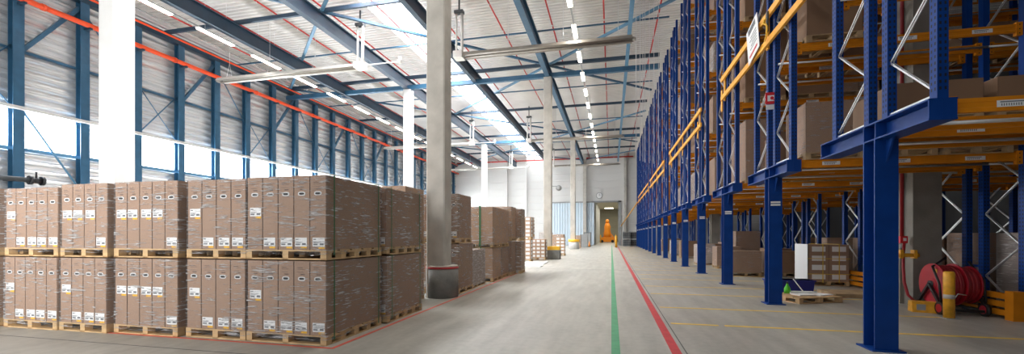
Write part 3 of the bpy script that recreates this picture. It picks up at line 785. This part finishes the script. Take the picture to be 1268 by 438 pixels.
for k in range(NR):
    Yk = 6.99+PITCH*k
    for li, z in enumerate(LEV):
        zc = (Yk*.9736-4*.2284)
        if z > 1.6+.56*(zc+1.5): continue
        if k == 0 and li: continue
        for fi, fo in enumerate(((OFF[0]+OFF[1])/2, (OFF[2]+OFF[3])/2)):
            if k <= 1: xs = [4.45,5.65,6.85,8.3,9.5]
            elif k <= 3: xs = [4.45,5.65,6.85,8.3] if li < 3 else [4.45,5.65,6.85]
            elif k <= 6: xs = [4.45,5.65]
            else: xs = [4.45]
            for xi, x in enumerate(xs):
                if k == 1 and fi == 1 and 6.2 < x < 7.6: continue          # the concrete column stands here
                if k == 6 and fi == 1 and 6.2 < x < 7.6: continue
                if random.random() < .10 and not (k == 1 and li == 0): continue
                kd = random.choice(kinds); h = random.choice((.9,1.2,1.5,1.75)); 
                if k == 0:
                    if fi == 0: continue
                    h = .62; kd = 'dark'
                if k == 1 and li == 0: kd, h = ('quad', 1.18) if xi == 0 and fi == 0 else (random.choice(('brown','dark','quad2')), random.choice((.9,1.1)))
                if k == 1 and li == 1:
                    if fi == 0 and xi in (1,2,3): continue
                    kd, h = 'dark', random.choice((.6,.9))
                if k == 1 and li > 1: kd = random.choice(('dark','quad2'))
                if k == 2 and li == 0 and xi == 0 and fi == 0: kd, h = 'brown', 1.9
                if k == 2 and li == 1 and xi == 0 and fi == 0: kd, h = 'dark', 1.75
                w = random.choice((1.0,1.08)); 
                rack_load(kd, x+random.uniform(-.03,.03), Yk+fo, z+BH, w, 1.02, h,
                          '%s %s from aisle, %s level, %s side of %s rack row' % (DESC[kd], ORD[xi], ORD[li], ('near','far')[fi], ORD[k]))
# loads standing on the floor under the racks
def floor_load(kd, x, y, w, d, h, label): rack_load(kd, x, y, 0, w, d, h, label, 'loads on the floor under the racks')
t = small_load('carton load with yellow straps and white labels under the third rack row', 6.68, 15.75, 0, 2, 4, .56, .29, .95, 'card', True, 'loads on the floor under the racks')
MB().box(-.60,-.585,-.47,.47,.10,PH+1.17).build('white_cover', M['label'], t)
for xx in (-.17,.28):
    mb = MB(); mb.box(xx-.012,xx+.012,-.486,-.482,.1,1.32); mb.box(xx-.012,xx+.012,-.486,.486,1.31,1.318); mb.build('strap', M['strap_y'], t)
for zz in (.85,.36):
    MB().box(-.6,.575,-.487,-.483,zz,zz+.018).build('strap', M['strap_y'], t)
FL = [(3,'brown',5.1,18.6,1.1,1.0,.98),(3,'dark',6.5,18.75,1.1,1.0,.98),(3,'dark',6.7,19.8,.9,.9,1.05),(4,'brown',5.5,22.6,1.1,1.0,1.05),(4,'brown',6.6,23.6,1.1,1.0,1.8),(4,'white',5.0,25.2,.9,1.0,1.1),
      (5,'dark',5.6,26.8,1.1,1.0,1.1),(5,'brown',6.9,27.6,1.1,1.0,1.2),(6,'dark',5.3,32.0,1.1,1.0,1.2),(7,'white',5.2,36.2,1.1,1.0,1.2),(8,'dark',5.4,40.4,1.1,1.0,1.3),(9,'brown',5.4,44.5,1.1,1.0,1.2)]
for i, (k, kd, x, y, w, d, h) in enumerate(FL):
    floor_load(kd, x, y, w, d, h, '%s on floor under the %s rack row, %s from the aisle' % (DESC[kd], ORD[k], ORD[sum(1 for q in FL[:i] if q[0] == k)]))
for k in (1,2,3):
    Yk = 6.99+PITCH*k
    for fi, fo in enumerate(((OFF[0]+OFF[1])/2, (OFF[2]+OFF[3])/2)):
        for xi, x in enumerate((8.35,9.55,10.75)):
            kd = 'white' if (k == 1 and fi == 0) else random.choice(['dark','quad2','white','brown'])
            floor_load(kd, x, Yk+fo, 1.05, 1.0, 1.65 if k == 1 else random.choice((1.0,1.5)), '%s %s behind guard, ground level, %s side of %s rack row' % (DESC[kd], ORD[xi], ('near','far')[fi], ORD[k]))
# white cartons visible through the wrap of the near load are its labels

# ------------------------------------------------------------------ things by the concrete column
# riser pipe and fittings in the column groove
t = thing('riser_pipe', 'red riser pipe with valve running down the concrete column groove', 'pipe', (6.56,11.62,0))
mb = MB(); mb.tube([(0,0,1.55),(0,0,14.2)], .035, 10); mb.build('pipe', M['hose'], t)
mb = MB(); mb.tube([(0,0,1.3),(0,0,1.55)], .045, 10); mb.tube([(0,0,1.42),(-.1,0,1.42)], .03, 8); mb.build('valve', M['galv'], t)
MB().box(-.08,.05,-.06,.06,1.5,1.58).build('valve_handle', M['tag'], t)
t = thing('valve_box', 'small red box beside the riser valve on the concrete column', 'box', (6.42,11.35,1.42)); MB().box(-.07,.07,-.06,.06,0,.16).build('body', M['signred'], t); MB().box(-.02,.04,-.065,-.06,.05,.12).build('badge', M['label'], t)
t = thing('hose_bracket', 'yellow orange bracket bar across the concrete column below the valve', 'bracket', (6.5,11.3,1.1))
mb = MB(); mb.tube([(-.25,-.02,.05),(.18,-.02,.05)], .045, 12); mb.build('bar', M['bollard'], t)
for xx in (-.16,.1): MB().box(xx-.03,xx+.03,-.08,.05,-.02,.17).build('clamp', M['bollard'], t)
pts = [(6.5,11.42,1.5),(6.42,11.32,1.2),(6.36,11.22,.9),(6.34,11.15,.55),(6.38,11.1,.28),(6.48,11.05,.14),(6.58,11.0,.1)]
tag(MB().tube(pts, .028, 10).build('water_hose', M['hose']), 'dark red hose hanging from the riser valve to the floor', 'hose')
t = thing('stop_block', 'worn yellow stop block lying on floor before the concrete column', 'block', (6.40,10.55,0), -.25)
mb = MB(); mb.extrude([(-.13,0),(.13,0),(.11,.22),(-.11,.22)], 'x', -.27, .27); mb.build('block', M['bollard'], t)
mb = MB(); mb.box(-.2,-.06,-.128,-.118,.05,.17); mb.box(.1,.2,-.128,-.118,.08,.16); mb.build('worn_patch', M['grey'], t)
t = thing('bollard', 'scuffed yellow bollard standing before the red hose reel', 'bollard', (6.34,9.87,0))
mb = MB(); mb.tube([(0,0,.0),(0,0,.87),(0,0,.90)], [.085,.085,.07], 20); mb.build('post', M['bollard'], t)
MB().box(-.12,.12,-.12,.12,0,.012).build('base_plate', M['grey'], t)
mb = MB(); mb.tube([(0,0,.38),(0,0,.46)], .0862, 20); mb.build('worn_band', M['concrete'], t)
# hose reel cart
t = thing('hose_reel_cart', 'large red hose reel on a black wheeled cart beside the concrete column', 'hose reel', (6.84,10.64,0), -.05)
cz = .58
for i, x in enumerate((-.28,.06,.32)):
    mb = MB(); r = (.43,.43,.38)[i]; mb.tube([(x-.012,0,cz),(x+.012,0,cz)], r, 36); mb.tube([(x-.025,0,cz),(x+.025,0,cz)], r*.32, 20)
    for q in range(36):
        pass
    mb.build('flange', M['reel'], t)
mb = MB()
for a, b, rr in ((-.26,.04,.36),(.08,.30,.33)):
    n = 7
    for q in range(n):
        x = a+(b-a)*(q+.5)/n; R_ = rr+.015*(q % 2); ring = [(x,R_*math.cos(2*PI*s/24),cz+R_*math.sin(2*PI*s/24)) for s in range(25)]
        mb.tube(ring, .026, 6, caps=False)
mb.build('hose', M['hose'], t)
mb = MB(); mb.tube([(-.34,0,cz),(.38,0,cz)], .07, 14); mb.build('axle', M['black'], t)
mb = MB()
for x in (-.34,.38):
    mb.bar((x,-.42,.10),(x,.42,.10),.05,.05); mb.bar((x,-.42,.10),(x,0,cz),.05,.05); mb.bar((x,.42,.10),(x,0,cz),.05,.05)
mb.bar((-.34,-.42,.10),(.38,-.42,.10),.05,.05); mb.bar((-.34,.42,.10),(.38,.42,.10),.05,.05)
mb.build('cart_frame', M['black'], t)
mb = MB(); mb.tube([(-.36,-.4,.2),(-.38,-.38,.62),(-.34,-.1,.95),(.0,.12,1.12)], .022, 8); mb.tube([(.38,-.35,.2),(.38,-.3,.7),(.38,.1,1.05)], .022, 8); mb.build('push_handle', M['black'], t)
mb = MB(); mb.tube([(-.37,-.46,.35),(-.2,-.48,.33),(-.15,-.5,.44),(-.02,-.5,.42)], .012, 8); mb.build('lever', M['galv'], t)
for x in (-.36,.34):
    w = None
    mb = MB(); mb.tube([(x-.03,-.38,.13),(x+.03,-.38,.13)], .13, 20); w = mb.build('wheel', M['black'], t)
    mb = MB()
    mb.tube([(x-.035,-.38,.13),(x+.035,-.38,.13)], .085, 16); mb.build('hub', M['reel'], w)
mb = MB(); mb.box(-.3,-.293,-.16,-.06,.82,.9); mb.build('warning_label', M['tag'], t)
# pallet with odds and ends
P = thing('flat_pallet', 'bare wooden pallet on floor right of the second blue post', 'pallet', (4.62,11.75,0), .42)
add('boards', pallet_mesh(1.2, .9, 3, 'wood'), P)
t = thing('plastic_bin', 'dark blue plastic bin standing behind the bare wooden pallet', 'bin', (4.62,12.72,0), .1)
mb = MB(); mb.extrude([(-.48,.02),(.48,.02),(.54,.42),(-.54,.42)], 'y', -.22, .22); mb.build('body', M['blue'], t); MB().box(-.56,.56,-.24,.24,.38,.42).build('rim', M['blue'], t)
t = thing('spray_bottle', 'bright green bottle standing on the bare wooden pallet', 'bottle', (4.30,11.92,PH))
mb = MB(); mb.tube([(0,0,0),(0,0,.12),(0,0,.2),(0,0,.25)], [.075,.07,.03,.02], 14); mb.build('body', M['lime'], t); mb = MB(); mb.tube([(0,0,.25),(0,0,.29)], .025, 10); mb.build('cap', M['dark'], t)
for i, (x, y, rz, a, b, h) in enumerate(((4.55,11.65,.35,.22,.15,.03),(4.95,11.78,.6,.24,.17,.02),(4.62,11.95,.1,.3,.12,.05))):
    mb = MB(); mb.box(-a,a,-b,b,0,h); o = mb.build('paper_stack', M['label'] if i < 2 else M['ring'], None, (x,y,PH), (0,0,rz))
    tag(o, ('white papers lying at the near edge of the bare pallet','white papers lying at the right end of the bare pallet','grey white flat pack at the rear of the bare pallet')[i], 'papers')
tag(MB().bar((4.78,12.25,.16),(4.62,12.42,.46),.03,.015).build('white_stick', M['label']), 'white stick leaning on the blue bin', 'stick')
tag(MB().box(-.5,.5,-.5,.5,0,.1).build('stacked_boards', M['wood_old'], None, (6.1,12.95,0)), 'flat wooden boards lying left of the concrete column', 'boards')
t = thing('hi_vis_panel', 'bright yellow green panel at the right picture edge beside the orange guard', 'panel', (7.55,9.74,.62)); MB().box(0,.25,-.012,.0,0,.24).build('panel', M['hiviz'], t)

# ------------------------------------------------------------------ light
W = bpy.data.worlds.new('World'); S.world = W; W.use_nodes = True
bg = W.node_tree.nodes['Background']; bg.inputs['Color'].default_value = (.95,.97,1,1); bg.inputs['Strength'].default_value = 1.0
def area(name, loc, rot, sx, sy, p, col=(1,1,1), spread=PI):
    l = bpy.data.lights.new(name, 'AREA'); l.shape = 'RECTANGLE'; l.size = sx; l.size_y = sy; l.energy = p; l.color = col; l.spread = spread
    o = bpy.data.objects.new(name, l); C.objects.link(o); o.location = loc; o.rotation_euler = rot
area('skylight_daylight', (-11.9,34,ZR-.2), (0,0,0), 2.6, 52, 11000, (.95,.98,1), 2.3)
for i, x in enumerate((-19,-12.5,-7)):
    area('front_fill', (x,-3.5,4.6), (PI/2,0,.42), 4, 5, (110,330,600)[i], (1,.985,.96), 1.75)  # unseen fill lights added behind the camera, angled away from the racks
area('lamp_row_light', (-1.9,32,12.2), (0,0,0), .4, 56, 1600, (1,.94,.84), 2.5)
area('passage_fill', (-.6,YE+18,7.4), (0,0,0), 3, 26, 900, (1,.95,.8))  # added fill to brighten the passage, larger than its visible lamp
area('window_daylight', (XW+.05,38,6.35), (0,-PI/2,0), 1.4, 60, 9000, (.95,.98,1))

# ------------------------------------------------------------------ camera
cam = bpy.data.cameras.new('camera'); co = bpy.data.objects.new('camera', cam); C.objects.link(co)
cam.sensor_width = 36; cam.sensor_fit = 'HORIZONTAL'; cam.lens = 36*524/1268; cam.shift_y = 72/1268; cam.clip_end = 400; cam.clip_start = .05
co.location = (0,0,1.6); co.rotation_euler = (PI/2,0,math.atan(123/524))
S.camera = co
S.view_settings.view_transform = 'Standard'; S.view_settings.look = 'None'; S.view_settings.exposure = 0
S.cycles.use_denoising = True
